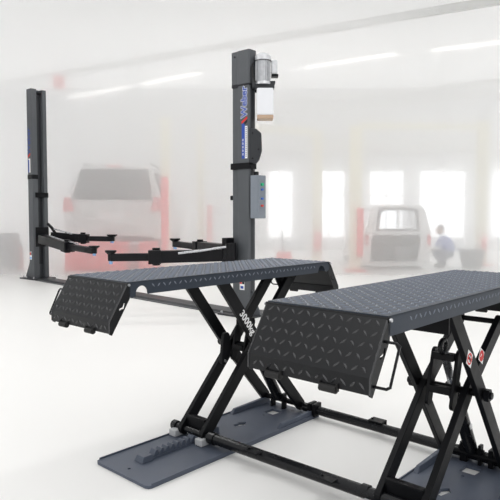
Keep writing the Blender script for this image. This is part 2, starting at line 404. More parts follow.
    # markings on the crossing legs
    if not near:
        Lg = blegs[0]; a, b_ = Vector((ut, ztop)), Vector((uc, zc)); dd = (b_-a).normalized()
        ctr = a+(b_-a)*.60
        lettering('load_rating', '3000kg', .061, M['white'], Lg, frame((ctr.x, o+U['bn']-.0142, ctr.y), (dd.x, 0, dd.y), (-dd.y, 0, dd.x)), offset=.0012)
    else:
        Lg = blegs[0]
        def decal(ctr, v, par, ang, kind):
            ex = Vector((math.cos(R(ang)), 0, math.sin(R(ang)))); ez = Vector((-ex.z, 0, ex.x)); c0 = Vector((ctr[0], v, ctr[1]))
            P = lambda x, y, dv: c0+ex*x+ez*y+Vector((0, -dv, 0))
            k = MB(); s = .046; lp = [(s*.82, 0), (0, s), (-s*.82, 0), (0, -s)]
            k.plate(lp, [], lambda x, y: P(x, y, 0), lambda x, y: P(x, y, .0008)); st = k.build('warning_sticker', M['white'], par); st['label'] = 'white diamond sticker with a red ring'
            k = MB(); k.plate(arc(0, 0, .026, 0, 345, 23), [arc(0, 0, .018, 0, 345, 23)], lambda x, y: P(x, y, .0008), lambda x, y: P(x, y, .0014)) if kind == 'bar' else \
                k.plate(arc(0, 0, .026, 0, 345, 23), [arc(.003, .004, .013, 200, 380, 9)], lambda x, y: P(x, y, .0008), lambda x, y: P(x, y, .0014))
            if kind == 'bar': k.plate([(-.020, .012), (-.012, .020), (.020, -.012), (.012, -.020)], [], lambda x, y: P(x, y, .0014), lambda x, y: P(x, y, .0018))
            rg = k.build('red_ring', M['red'], par)
            if kind == 'bar':
                k = MB(); k.plate([(-.004, -.014), (.004, -.014), (.005, .004), (.012, .013), (.006, .015), (-.006, .006)], [], lambda x, y: P(x, y, .0019), lambda x, y: P(x, y, .0023)); k.build('pictogram', M['inkblack'], par)
        dd = math.degrees(math.atan2(zc-ztop, uc-ut))
        decal((.905, .684), o+U['bn']-.0132, Lg, 18, 'bar')
    U['blegs'] = blegs

# second diamond, on the rising upper leg of the near unit
up = [c for c in lift.children if c.name.startswith('scissor_leg')]
U = UNITS['near']
pl = up[1]
k = MB(); c0 = Vector((1.20, U['vn']-.0152, .585+.05)); ex = Vector((math.cos(R(18)), 0, math.sin(R(18)))); ez = Vector((-ex.z, 0, ex.x))
P = lambda x, y, dv: c0+ex*x+ez*y+Vector((0, -dv, 0))
s = .046
k.plate([(s*.82, 0), (0, s), (-s*.82, 0), (0, -s)], [], lambda x, y: P(x, y, 0), lambda x, y: P(x, y, .0008)); st = k.build('warning_sticker', M['white'], pl); st['label'] = 'white diamond sticker with a solid red disc'
k = MB(); k.plate(arc(0, 0, .027, 0, 345, 23), [[(-.016, .004), (.004, .012), (.006, .004), (-.012, -.002)]], lambda x, y: P(x, y, .0008), lambda x, y: P(x, y, .0014)); k.build('red_ring', M['red'], pl)

# cross tubes tying the two base plates together, with their clips
n_, f_ = UNITS['near'], UNITS['far']
k = MB(); k.cyl((n_['ua'], n_['vn']-.03, n_['za']-.005), (f_['ua'], 1.328+f_['vn']-.055, f_['za']), .029, n=24); k.cyl((f_['ua'], 1.328+f_['vn']-.09, f_['za']), (f_['ua'], 1.328+f_['vn']-.045, f_['za']), .034, n=24)
t1 = k.build('front_cross_tube', M['tube'], lift, smooth=True)
k = MB(); k.cyl((1.425, -.02, .052), (1.44, 1.40, .052), .028, n=24); k.cyl((1.425, -.02, .052), (1.44, .05, .052), .032)
t2 = k.build('rear_cross_tube', M['tube'], lift, smooth=True)
for t, u, vs in ((t1, .615, (1.105, .640)), (t2, 1.445, (.865,))):
    for v in vs:
        k = MB(); k.box(u-.030, u+.040, v-.045, v+.045, .082, .090); k.box(u+.034, u+.040, v-.045, v+.045, .05, .09); k.cyl((u+.0, v+.03, .09), (u, v+.03, .098), .008, n=6)
        k.build('hose_clip', M['black'], t, bevel=.002)
for v in (1.335, 1.30):
    k = MB(); k.box(1.40, 1.475, v-.012, v+.012, .016, .098); k.build('tube_bracket', M['black'], t2, bevel=.003)
k = MB(); k.box(1.385, 1.47, .165, .19, .016, .11); k.build('tube_bracket', M['black'], t2, bevel=.003)
k = MB(); k.box(1.385, 1.47, .30, .325, .016, .11); k.build('tube_bracket', M['black'], t2, bevel=.003)

# ================================================================== two post lift behind
post = thing('two_post_car_lift', 'dark grey two post car lift behind the scissor lift, motor on its right post', 'car lift', (-2.3, 9.8, 0))
TH_C = R(-39.7)
def col_mesh(poly, z0, z1, name, mat, loc):
    m = MB(); m.plate(poly, [], lambda x, y: (x, y, z0), lambda x, y: (x, y, z1))
    o_ = m.build(name, mat, post, bevel=.006); o_.location = (loc[0]+2.3, loc[1]-9.8, 0); o_.rotation_euler = (0, 0, TH_C)
    return o_

# left column: C profile open to the right
LX, LY = -4.363, 11.80; lw, ld, ltop = .178, .33, 3.83
polyL = [(-lw, 0), (0, 0), (0, .115), (-.03, .115), (-.03, .125), (-.10, .125), (-.10, .235), (-.03, .235), (-.03, .245), (0, .245), (0, ld), (-lw, ld)]
cl = col_mesh(polyL, .02, ltop, 'column', M['column'], (LX, LY))
cl['label'] = 'left column, open towards the other one'
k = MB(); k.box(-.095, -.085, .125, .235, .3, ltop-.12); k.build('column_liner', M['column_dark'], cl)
k = MB(); k.box(-.10, -.02, .13, .23, ltop-.10, ltop-.05); k.build('chain_sheave', M['black'], cl, bevel=.01)
k = MB(); k.box(-.42, .12, -.09, ld+.08, 0.0, .022); k.build('foot_plate', M['column_dark'], cl, bevel=.003)
for y in (.03, ld-.04):
    k = MB(); k.plate([(-lw, .022), (-lw, .40), (-lw-.03, .37), (-lw-.20, .05), (-lw-.20, .022)], [], lambda x, z: (x, y, z), lambda x, z: (x, y+.012, z)); k.build('gusset', M['column'], cl)
for x, y in ((-.36, -.03), (-.22, -.05), (.06, -.05), (-.36, ld+.03)):
    k = MB(); k.cyl((x, y, .022), (x, y, .045), .016, n=6); k.cyl((x, y, .045), (x, y, .06), .009, n=10); k.build('anchor_bolt', M['steel'], cl)
k = MB(); k.box(-lw-.006, .006, -.006, .12, 2.03, 2.12); k.build('collar', M['black'], cl, bevel=.004)
k = MB(); k.box(-.02, .012, .05, ld+.008, 1.66, 1.76); k.build('collar', M['black'], cl, bevel=.004)
k = MB(); k.plate([(-lw-.05, 2.14), (-lw, 2.12), (-lw, 2.62), (-lw-.03, 2.62), (-lw-.05, 2.56)], [], lambda x, z: (x, .03, z), lambda x, z: (x, .16, z)); k.build('latch_cover', M['black'], cl, bevel=.006)
# stickers on the left column
def z_at(py, Y): return EYE+(215-py)*Y/585
k = MB(); k.box(-.150, -.075, -.0016, -.0004, 2.16, 2.44); s1 = k.build('logo_stripe', M['white'], cl)
k = MB(); k.box(-.150, -.112, -.0024, -.0016, 2.16, 2.42); k.build('logo_stripe', M['blue'], cl)
k = MB(); k.plate([(-.155, 2.46), (-.075, 2.51), (-.075, 2.55), (-.155, 2.50)], [], lambda x, z: (x, -.0006, z), lambda x, z: (x, -.0022, z)); k.build('logo_slash', M['red'], cl)
lettering('logo_lettering', 'Weber', .155, M['blue'], cl, frame((-.115, -.003, 2.79), (0, 0, 1), (-1, 0, 0)), xs=1.18)
k = MB(); k.box(-.160, -.085, -.002, -.0004, .40, .56); q = k.build('notice_sticker', M['white'], cl)
k = MB(); k.box(-.155, -.122, -.003, -.002, .49, .55); k.build('notice_print', M['red'], cl)
k = MB(); k.box(-.115, -.090, -.003, -.002, .49, .55); k.build('notice_print', M['inkblack'], cl)
k = MB(); k.box(-.155, -.09, -.003, -.002, .41, .455); k.build('notice_print', M['padblue'], cl)

# right column
RX, RY = -.019, 7.50; rw, rd, rtop = .285, .12, 3.40
capz = 2.955
polyR = [(-rw, .018), (-.185, .018), (-.178, .006), (-.178, 0), (0, 0), (.012, .012), (.012, rd), (-rw, rd)]
cr = col_mesh(polyR, .02, capz, 'column', M['column'], (RX, RY))
cr['label'] = 'right column, carrying the motor and the control box'
polyC = [(-rw-.006, .006), (-.188, .006), (-.182, -.002), (-.178, -.008), (.004, -.008), (.018, .006), (.018, rd+.008), (-rw-.006, rd+.008)]
m = MB(); m.plate(polyC, [], lambda x, y: (x, y, capz+.02), lambda x, y: (x, y, rtop)); ext = m.build('column_extension', M['column'], cr, bevel=.005)
k = MB(); k.box(-rw-.002, .010, .004, rd, capz-.01, capz+.03); k.build('joint_gap', M['inkblack'], cr)
k = MB(); k.cyl((-.235, .0, rtop-.065), (-.235, .02, rtop-.065), .012, n=10); k.build('bolt_hole', M['inkblack'], cr)
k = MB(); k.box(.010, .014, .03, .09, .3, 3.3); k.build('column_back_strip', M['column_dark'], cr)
k = MB(); k.box(-rw-.012, .026, -.012, rd+.012, 1.895, 1.975); k.build('collar', M['black'], cr, bevel=.004)
k = MB(); k.box(-rw-.05, -rw+.01, .02, .07, 1.50, 1.56); k.build('latch_knob', M['black'], cr, bevel=.01)
k = MB(); k.box(-.40, .16, -.16, rd+.30, 0, .022); k.build('foot_plate', M['column_dark'], cr, bevel=.003)
k = MB(); k.plate([(.012, .022), (.012, .34), (.03, .32), (.15, .05), (.15, .022)], [], lambda x, z: (x, .05, z), lambda x, z: (x, .062, z)); k.build('gusset', M['column'], cr)
for x, y in ((-.36, -.12), (.11, -.12), (-.1, -.13), (.11, rd+.2)):
    k = MB(); k.cyl((x, y, .022), (x, y, .05), .016, n=6); k.build('anchor_bolt', M['steel'], cr)
# big logo
k = MB(); k.box(-.112, -.058, -.0016, -.0004, 2.03, 2.475); k.build('logo_stripe', M['blue'], cr)
k = MB(); k.box(-.058, -.018, -.0016, -.0004, 2.03, 2.44); k.build('logo_stripe', M['white'], cr)
k = MB()
for i in range(5): k.box(-.096, -.086, -.0024, -.0016, 2.07+i*.045, 2.10+i*.045)
k.build('logo_small_print', M['white'], cr)
k = MB()
for i in range(16): k.box(-.046, -.031, -.0024, -.0016, 2.05+i*.024, 2.066+i*.024)
k.build('logo_small_print', M['column'], cr)
k = MB(); k.plate([(-.115, 2.470), (-.02, 2.530), (-.02, 2.562), (-.115, 2.502)], [], lambda x, z: (x, -.0006, z), lambda x, z: (x, -.0022, z)); k.build('logo_slash', M['red'], cr)
k = MB(); k.plate([(-.07, 2.455), (-.02, 2.487), (-.02, 2.520), (-.07, 2.488)], [], lambda x, z: (x, -.0006, z), lambda x, z: (x, -.0022, z)); k.build('logo_slash', M['inkblack'], cr)
lettering('logo_outline', 'Weber', .135, M['white'], cr, frame((-.070, -.0014, 2.745), (0, 0, 1), (-1, 0, 0)), extrude=.0002, offset=.0090, xs=1.0)
lettering('logo_lettering', 'Weber', .135, M['blue'], cr, frame((-.070, -.0026, 2.745), (0, 0, 1), (-1, 0, 0)), offset=.0036, xs=1.0)
# notice at the foot
k = MB(); k.box(-.148, -.068, -.0016, -.0004, .335, .48); k.build('notice_sticker', M['white'], cr)
k = MB(); k.box(-.146, -.112, -.0024, -.0016, .41, .478); k.build('notice_print', M['red'], cr)
k = MB(); k.box(-.108, -.070, -.0024, -.0016, .41, .478); k.build('notice_print', M['inkblack'], cr)
k = MB(); k.box(-.135, -.085, -.0024, -.0016, .35, .385); k.build('notice_print', M['blue'], cr)

def WP(px, py, Y): return Vector(((px-250)/585*Y, Y, EYE+(215-py)*Y/585))
# motor and pump unit on the right column
Y0 = 7.55
c0 = WP(262.8, 57, Y0); c1 = WP(262.8, 87, Y0)
k = MB(); r = .105
k.cyl(c1, c1+Vector((0, 0, .035)), r*1.02, r*.98, 28); k.cyl(c1+Vector((0, 0, .035)), c0-Vector((0, 0, .09)), r*.86, r*.86, 28)
k.cyl(c0-Vector((0, 0, .09)), c0-Vector((0, 0, .03)), r*1.0, r*.98, 28); k.cyl(c0-Vector((0, 0, .03)), c0, r*.98, r*.70, 28)
mo = k.build('motor', M['silver'], post, world=True, smooth=True)
for i in range(22):
    a = 2*PI*i/22; e = Vector((math.cos(a), math.sin(a), 0))
    k = MB(); k.bar(c1+e*r*.90+Vector((0, 0, .04)), c0+e*r*.90-Vector((0, 0, .095)), .006, .03); k.build('cooling_fin', M['silver'], mo, world=True)
k = MB(); k.cyl(c0-Vector((0, 0, .096)), c0-Vector((0, 0, .086)), r*1.03, n=28); k.build('band', M['column_dark'], mo, world=True, smooth=True)
a, b_ = WP(271, 63, Y0-.02), WP(277, 77, Y0-.02)
k = MB(); k.box(a.x, b_.x, Y0-.06, Y0+.05, b_.z, a.z); k.build('terminal_box', M['silver'], mo, bevel=.02, world=True)
k = MB(); k.box(a.x, b_.x+.01, Y0-.06, Y0+.05, b_.z-.03, b_.z); k.build('terminal_box_base', M['black'], mo, bevel=.004, world=True)
a, b_ = WP(252, 86.5, Y0), WP(274, 91, Y0)
k = MB(); k.box(a.x, b_.x, Y0-.06, Y0+.08, b_.z, a.z); k.box(b_.x-.06, b_.x+.01, Y0-.05, Y0+.03, a.z, a.z+.035); k.cyl((a.x+.02, Y0-.07, b_.z+.01), (a.x+.02, Y0-.07, a.z+.06), .018); k.build('pump_block', M['column_dark'], post, world=True, bevel=.004)
a, b_ = WP(256.5, 91, Y0), WP(273, 117.5, Y0)
k = MB(); k.box(a.x, b_.x, Y0-.10, Y0+.10, b_.z, a.z); tk = k.build('oil_tank', M['tank'], post, world=True, bevel=.022, seg=3)
k = MB(); k.box(a.x+.006, b_.x-.002, Y0-.096, Y0+.096, b_.z-.045, b_.z+.004); k.build('tank_base', M['tan'], tk, world=True, bevel=.01)
k = MB(); k.box(a.x-.09, a.x+.08, Y0+.10, Y0+.13, a.z-.02, a.z+.40); k.build('motor_bracket', M['column_dark'], post, world=True)
k = MB(); k.tube([WP(255, 84, Y0-.08), WP(252.5, 78, Y0-.08), WP(252, 70, Y0-.06), WP(253, 66, Y0)], .012, 8); k.build('hydraulic_hose', M['rubber'], post, world=True, smooth=True)
# latch housing and control box
k = MB(); pts_ = [(249.5, 129.5), (256, 130.5), (261.2, 135), (261.8, 152), (259.5, 160), (256, 164.5), (250, 163.5)]
q = [WP(x, y, 7.55) for x, y in pts_]; k.plate([(v.x, v.z) for v in q], [], lambda x, z: (x, 7.47, z), lambda x, z: (x, 7.66, z)); lh = k.build('latch_housing', M['column_dark'], post, world=True, bevel=.008)
for px, py in ((252.5, 134), (252.5, 159), (258.5, 150)):
    c = WP(px, py, 7.465); k = MB(); k.cyl(c, c+Vector((0, .015, 0)), .010, n=8); k.build('screw', M['black'], lh, world=True)
cb = MB(); a, b_ = WP(249.5, 176, 7.5), WP(264, 218.5, 7.5)
cbx = col_mesh([(0, 0), (.135, 0), (.135, .15), (0, .15)], b_.z, a.z, 'control_box', M['ctrl'], (a.x+.01, 7.47))
k = MB(); k.box(.012, .123, -.004, 0, b_.z+.02, a.z-.02); k.build('box_lid', M['ctrl'], cbx, bevel=.003)
for py, mt in ((185, 'green'), (190, 'bluebtn'), (199, 'bluebtn'), (206, 'redbtn')):
    z = WP(264, py, 7.5).z; k = MB(); k.cyl((.135, .06, z), (.160, .06, z), .020 if mt == 'green' else .014, n=14); k.build('push_button', M[mt], cbx, smooth=True)
k = MB(); k.box(.02, .06, .04, .10, a.z, a.z+.05); k.build('cable_gland', M['black'], cbx, bevel=.006)
k = MB(); k.tube([WP(252, 176, 7.55), WP(252.5, 171, 7.55), WP(251, 167, 7.5)], .010, 8); k.build('control_cable', M['rubber'], post, world=True, smooth=True)

# carriages and arms
def carriage(cxyz, sx_, sy_, sz_):
    m = MB(); m.box(-sx_, 0.03, -.02, sy_, cxyz[2]-sz_/2, cxyz[2]+sz_/2)
    o_ = m.build('carriage', M['arm'], post, bevel=.01); o_.location = (cxyz[0]+2.3, cxyz[1]-9.8, 0); o_.rotation_euler = (0, 0, TH_C)
    return o_
c_l = carriage((LX+.02, LY+.06, .86), .10, .28, .40)
k = MB(); k.tube([WP(48, 224, 11.85), WP(52, 228, 11.8), WP(55, 233, 11.7)], .03, 8); k.build('pivot_boss', M['arm'], c_l, world=True, smooth=True)
c_r = carriage((RX-.30, RY+.10, .80), .05, .14, .42)

def arm(path, w0, pr, strut=None):
    """swing arm: thick root, thinner telescopic tip, joint block, round pad on a screw"""
    a, b_, c_ = [Vector(p) for p in path]
    m = MB(); m.bar(a, b_, w0, w0); o_ = m.build('swing_arm', M['arm'], post, world=True, bevel=.008)
    k = MB(); k.bar(b_-(c_-b_).normalized()*.15, c_, w0*.62, w0*.62); k.build('arm_extension', M['arm'], o_, world=True, bevel=.005)
    k = MB(); d = (b_-a).normalized(); k.bar(b_-d*.06, b_+d*.10, w0*1.25, w0*1.12); k.cyl(b_+Vector((0, 0, -w0*.7)), b_+Vector((0, 0, w0*.75)), w0*.32); k.build('arm_joint', M['arm'], o_, world=True, bevel=.006)
    k = MB(); k.cyl(c_+Vector((0, 0, -.045)), c_+Vector((0, 0, .035)), pr*.52, n=16); k.build('pad_socket', M['arm'], o_, world=True, smooth=True)
    k = MB(); k.cyl(c_+Vector((0, 0, -.085)), c_+Vector((0, 0, -.045)), pr*.32, n=14); k.build('pad_screw', M['padblue'], o_, world=True, smooth=True)
    k = MB(); k.cyl(c_+Vector((0, 0, .03)), c_+Vector((0, 0, .065)), pr*.45, pr*.9, n=20); k.cyl(c_+Vector((0, 0, .065)), c_+Vector((0, 0, .09)), pr, n=20); k.build('lifting_pad', M['arm'], o_, world=True, smooth=True)
    if strut:
        k = MB(); k.tube(strut, .015, 10); k.build('arm_restraint', M['steel'], o_, world=True, smooth=True)
    return o_
arm([WP(52, 236, 11.85), WP(83, 238.5, 11.8), WP(112, 239, 11.9)], .16, .105, [WP(54, 229, 11.7), WP(72, 234, 11.6)])
arm([WP(42, 239, 11.7), WP(67, 246.5, 10.9), WP(94, 251, 10.3)], .17, .095, [WP(50, 236, 11.5), WP(61, 240, 11.1), WP(78, 244, 10.6)])
arm([WP(228, 255, 7.62), WP(156, 257, 7.48), WP(110.5, 257.5, 7.40)], .155, .072, [WP(226, 247, 7.5), WP(200, 251, 7.45), WP(178, 253.5, 7.42)])
arm([WP(229, 250, 7.8), WP(200, 247, 8.8), WP(175, 244, 9.5)], .15, .085)
k = MB(); k.cyl(WP(231, 243, 7.55), WP(231, 262, 7.55), .07); k.build('pivot_boss', M['arm'], c_r, world=True, smooth=True)
k = MB(); k.cyl(WP(226, 246, 7.55), WP(226, 260, 7.55), .05); k.build('pivot_boss', M['arm'], c_r, world=True, smooth=True)
# cable cover across the floor between the posts
A_, B_ = Vector((-4.15, 11.78, .0)), Vector((-.15, 7.72, .0))
d = (B_-A_).normalized(); s = Vector((-d.y, d.x, 0)); q = []
for P_ in (A_, B_): q.append([P_-s*.19+Vector((0, 0, .001)), P_-s*.13+Vector((0, 0, .035)), P_+s*.13+Vector((0, 0, .035)), P_+s*.19+Vector((0, 0, .001))])
k = MB(); k.hexa([q[0][0], q[0][3], q[0][2], q[0][1], q[1][0], q[1][3], q[1][2], q[1][1]]); cc = k.build('floor_cable_cover', M['column_dark'], post, world=True)
k = MB(); k.bar(A_-s*.20+Vector((0, 0, .008)), B_-s*.20+Vector((0, 0, .008)), .03, .014); k.build('cover_edge_strip', M['column'], cc, world=True)

# ================================================================== the room
def struct(name, mb, mat, label=None, **kw):
    o_ = mb.build(name, mat, **kw); o_['kind'] = 'structure'
    if label: o_['label'] = label
    return o_
BW = 22.0; CZ = 6.0; XL, XR = -16.0, 16.0
struct('floor', MB().box(XL, XR, -6, BW+.3, -.2, 0), M['floor'], 'white glossy workshop floor')
cm = MB(); cm.bm.faces.new([cm.bm.verts.new(q) for q in ((XL, 9, CZ), (XR, 9, CZ), (XR, BW+.3, CZ), (XL, BW+.3, CZ))])
struct('ceiling', cm, M['roof'], 'white translucent workshop roof')
struct('wall_left', MB().box(XL-.2, XL, 9.0, BW+.3, 0, CZ), M['wall'])
struct('wall_right', MB().box(XR, XR+.2, 9.0, BW+.3, 0, CZ), M['wall'])
def wx(px): return (px-250)/585*BW
def wz(py): return EYE+(215-py)*BW/585
wins = [(267, 294), (312, 346), (368, 405), (418, 467), (490, 530), (128, 137)]
wins_s = sorted(wins)
zt_, zb_ = wz(170), wz(239)
m = MB(); xs = [XL]+[wx(v) for w_ in wins_s for v in w_]+[XR]
for i in range(0, len(xs), 2): m.box(xs[i], xs[i+1], BW, BW+.3, zb_, zt_)
m.box(XL, XR, BW, BW+.3, zt_, CZ)
m.box(XL, XR, BW, BW+.3, 0, zb_)
struct('wall_back', m, M['pier'], 'pale wall pierced by tall windows')
struct('baseboard_back', MB().box(XL, XR, BW-.03, BW, 0, zb_-.02), M['dado'])
struct('trim_1', MB().box(wx(240), XR, BW-.25, BW, wz(152), wz(141)), M['beam'], 'grey lintel beam above the windows')
for i, (a, b_) in enumerate(wins_s):
    x0, x1 = wx(a), wx(b_)
    m = MB(); t = .06
    m.box(x0, x1, BW+.05, BW+.13, zb_, zb_+t); m.box(x0, x1, BW+.05, BW+.13, zt_-t, zt_); m.box(x0, x0+t, BW+.05, BW+.13, zb_+t, zt_-t); m.box(x1-t, x1, BW+.05, BW+.13, zb_+t, zt_-t)
    if x1-x0 > .6: m.box((x0+x1)/2-.03, (x0+x1)/2+.03, BW+.05, BW+.13, zb_+t, zt_-t)
    m.box(x0+t, x1-t, BW+.06, BW+.12, wz(196)-.03, wz(196)+.03)
    wo = struct('window_%d' % (i+1), m, M['wall'])
    g = MB().box(x0+t, x1-t, BW+.085, BW+.09, zb_+t, zt_-t).build('pane', M['glass'], wo)

# roof steel and lamps
def roof(name, a, b_, w, h, label, cat, group, mat='beam'):
    return tag(MB().bar(a, b_, w, h).build(name, M[mat]), label, cat, group)
roof('roof_beam', (-12.0, 21.7, 5.62), (7.5, 10.6, 5.62), .13, .16, 'grey roof beam slanting right across the ceiling, highest in view', 'beam', 'roof beams')
roof('roof_beam', (.5, 20.6, 5.15), (9.0, 16.3, 5.15), .14, .16, 'grey roof beam right of the motor, upper of two parallel ones', 'beam', 'roof beams')
roof('roof_beam', (.4, 21.0, 4.85), (9.0, 16.0, 4.80), .12, .14, 'grey roof beam right of the motor, lower of two parallel ones', 'beam', 'roof beams')
for i, (a, b_, lab) in enumerate([((1.67, 17.8, 5.72), (4.0, 16.3, 5.72), 'lit fluorescent strip lamp on the ceiling right of the motor'),
                                  ((4.9, 16.0, 5.72), (6.6, 15.1, 5.72), 'lit fluorescent strip lamp on the ceiling at the right edge'),
                                  ((-6.3, 20.7, 5.4), (-3.9, 19.0, 5.4), 'lit fluorescent strip lamp above the grey car, left of two'),
                                  ((-3.4, 18.6, 5.4), (-1.4, 17.1, 5.4), 'lit fluorescent strip lamp above the grey car, right of two')]):
    a, b_ = Vector(a), Vector(b_)
    t = thing('strip_lamp', lab, 'lamp', (a+b_)/2, 0, 'fluorescent strip lamps')
    MB().bar(a+Vector((0, 0, .06)), b_+Vector((0, 0, .06)), .22, .05).build('lamp_housing', M['wall'], t, world=True)
    for q in (-.06, .06): MB().cyl(a+Vector((q, q, 0)), b_+Vector((q, q, 0)), .02, n=10).build('lamp_tube', M['tube_light'], t, world=True)
    for P_ in (a, b_): MB().box(P_.x-.015, P_.x+.015, P_.y-.015, P_.y+.015, P_.z+.08, CZ).build('hanger', M['beam'], t, world=True)
tag(MB().box(-6.0, -5.72, 18.05, 18.35, 5.2, 5.56).build('hoist_trolley', M['redpost'], bevel=.03), 'small red trolley hanging under the roof beam, upper left', 'hoist')

# posts of other lifts, cream above and red below
def garage_post(px, w_px, top_py, red_py, base_py, Y, lab, red_dx=0, red_w=None):
    x = (px-250)/585*Y; w = w_px*Y/585; zt = EYE+(215-top_py)*Y/585; zr = EYE+(215-red_py)*Y/585
    t = thing('lift_post', lab, 'lift post', (x, Y, 0), 0, 'posts of the other car lifts')
    MB().box(-w/2, w/2, -.10, .12, .03, zt).build('post_column', M['cream'], t, bevel=.012)
    MB().box(-w/2-.03, w/2+.03, -.12, .14, zt, zt+.06).build('post_cap', M['cream'], t, bevel=.01)
    rw_ = (red_w or w_px)*Y/585; dx = red_dx*Y/585
    MB().box(dx-rw_/2, dx+rw_/2, -.20, -.10, .35, zr).build('red_carriage', M['redpost'], t, bevel=.02)
    MB().box(-w*.9, w*.9, -.25, .25, 0, .03).build('post_foot', M['redpost'], t)
    return t
garage_post(166, 8, 122, 178, 245, 13.62, 'cream lift post with a tall red carriage right of the grey car', 0, 7)
garage_post(201, 6, 130, 205, 250, 16.6, 'thin cream lift post with red carriage, left of the tall dark post', 9, 5)
garage_post(317, 9, 135, 232, 258, 15.6, 'cream lift post with short red carriage, left of the white car by a window', 0, 7)
garage_post(355, 11, 130, 208, 252, 13.62, 'wide cream lift post with red carriage directly beside the white car', 4, 6)
garage_post(481, 10, 125, 236, 262, 15.2, 'cream lift post at the right edge above the dark bin', 1, 5)
tag(MB().bar(WP(250, 129, 16.2), WP(315, 133, 15.7), .12, .16).build('tie_beam', M['cream']), 'pale tie beam joining the lift post left of the white car to the wall side', 'beam', 'tie beams')
tag(MB().bar(WP(361, 127, 13.65), WP(476, 128, 15.15), .12, .14).build('tie_beam', M['cream']), 'pale tie beam between the lift posts either side of the white car', 'beam', 'tie beams')

# ---- cars
def loft(mb, secs):
    """secs: list of (y, [(x,z)...]) closed loops with equal counts"""
    rows = [[mb.bm.verts.new((x, y, z)) for x, z in lp] for y, lp in secs]; n = len(rows[0])
    for A, B in zip(rows, rows[1:]):
        for i in range(n): mb.bm.faces.new([A[i], A[(i+1) % n], B[(i+1) % n], B[i]])
    mb.bm.faces.new(rows[0][::-1]); mb.bm.faces.new(rows[-1])
    return mb
def body_sec(hw_b, hw_s, hw_r, z0, zs, zr, r=.10):
    """half outline of a car cross-section from sill to roof, mirrored"""
    h = [(hw_b*.92, z0), (hw_b, z0+.12), (hw_s, zs*.55+z0*.45), (hw_s*.985, zs), (hw_r+.06, zr-.22), (hw_r, zr-.07), (hw_r-.14, zr)]
    return h+[(-x, z) for x, z in h[::-1]]

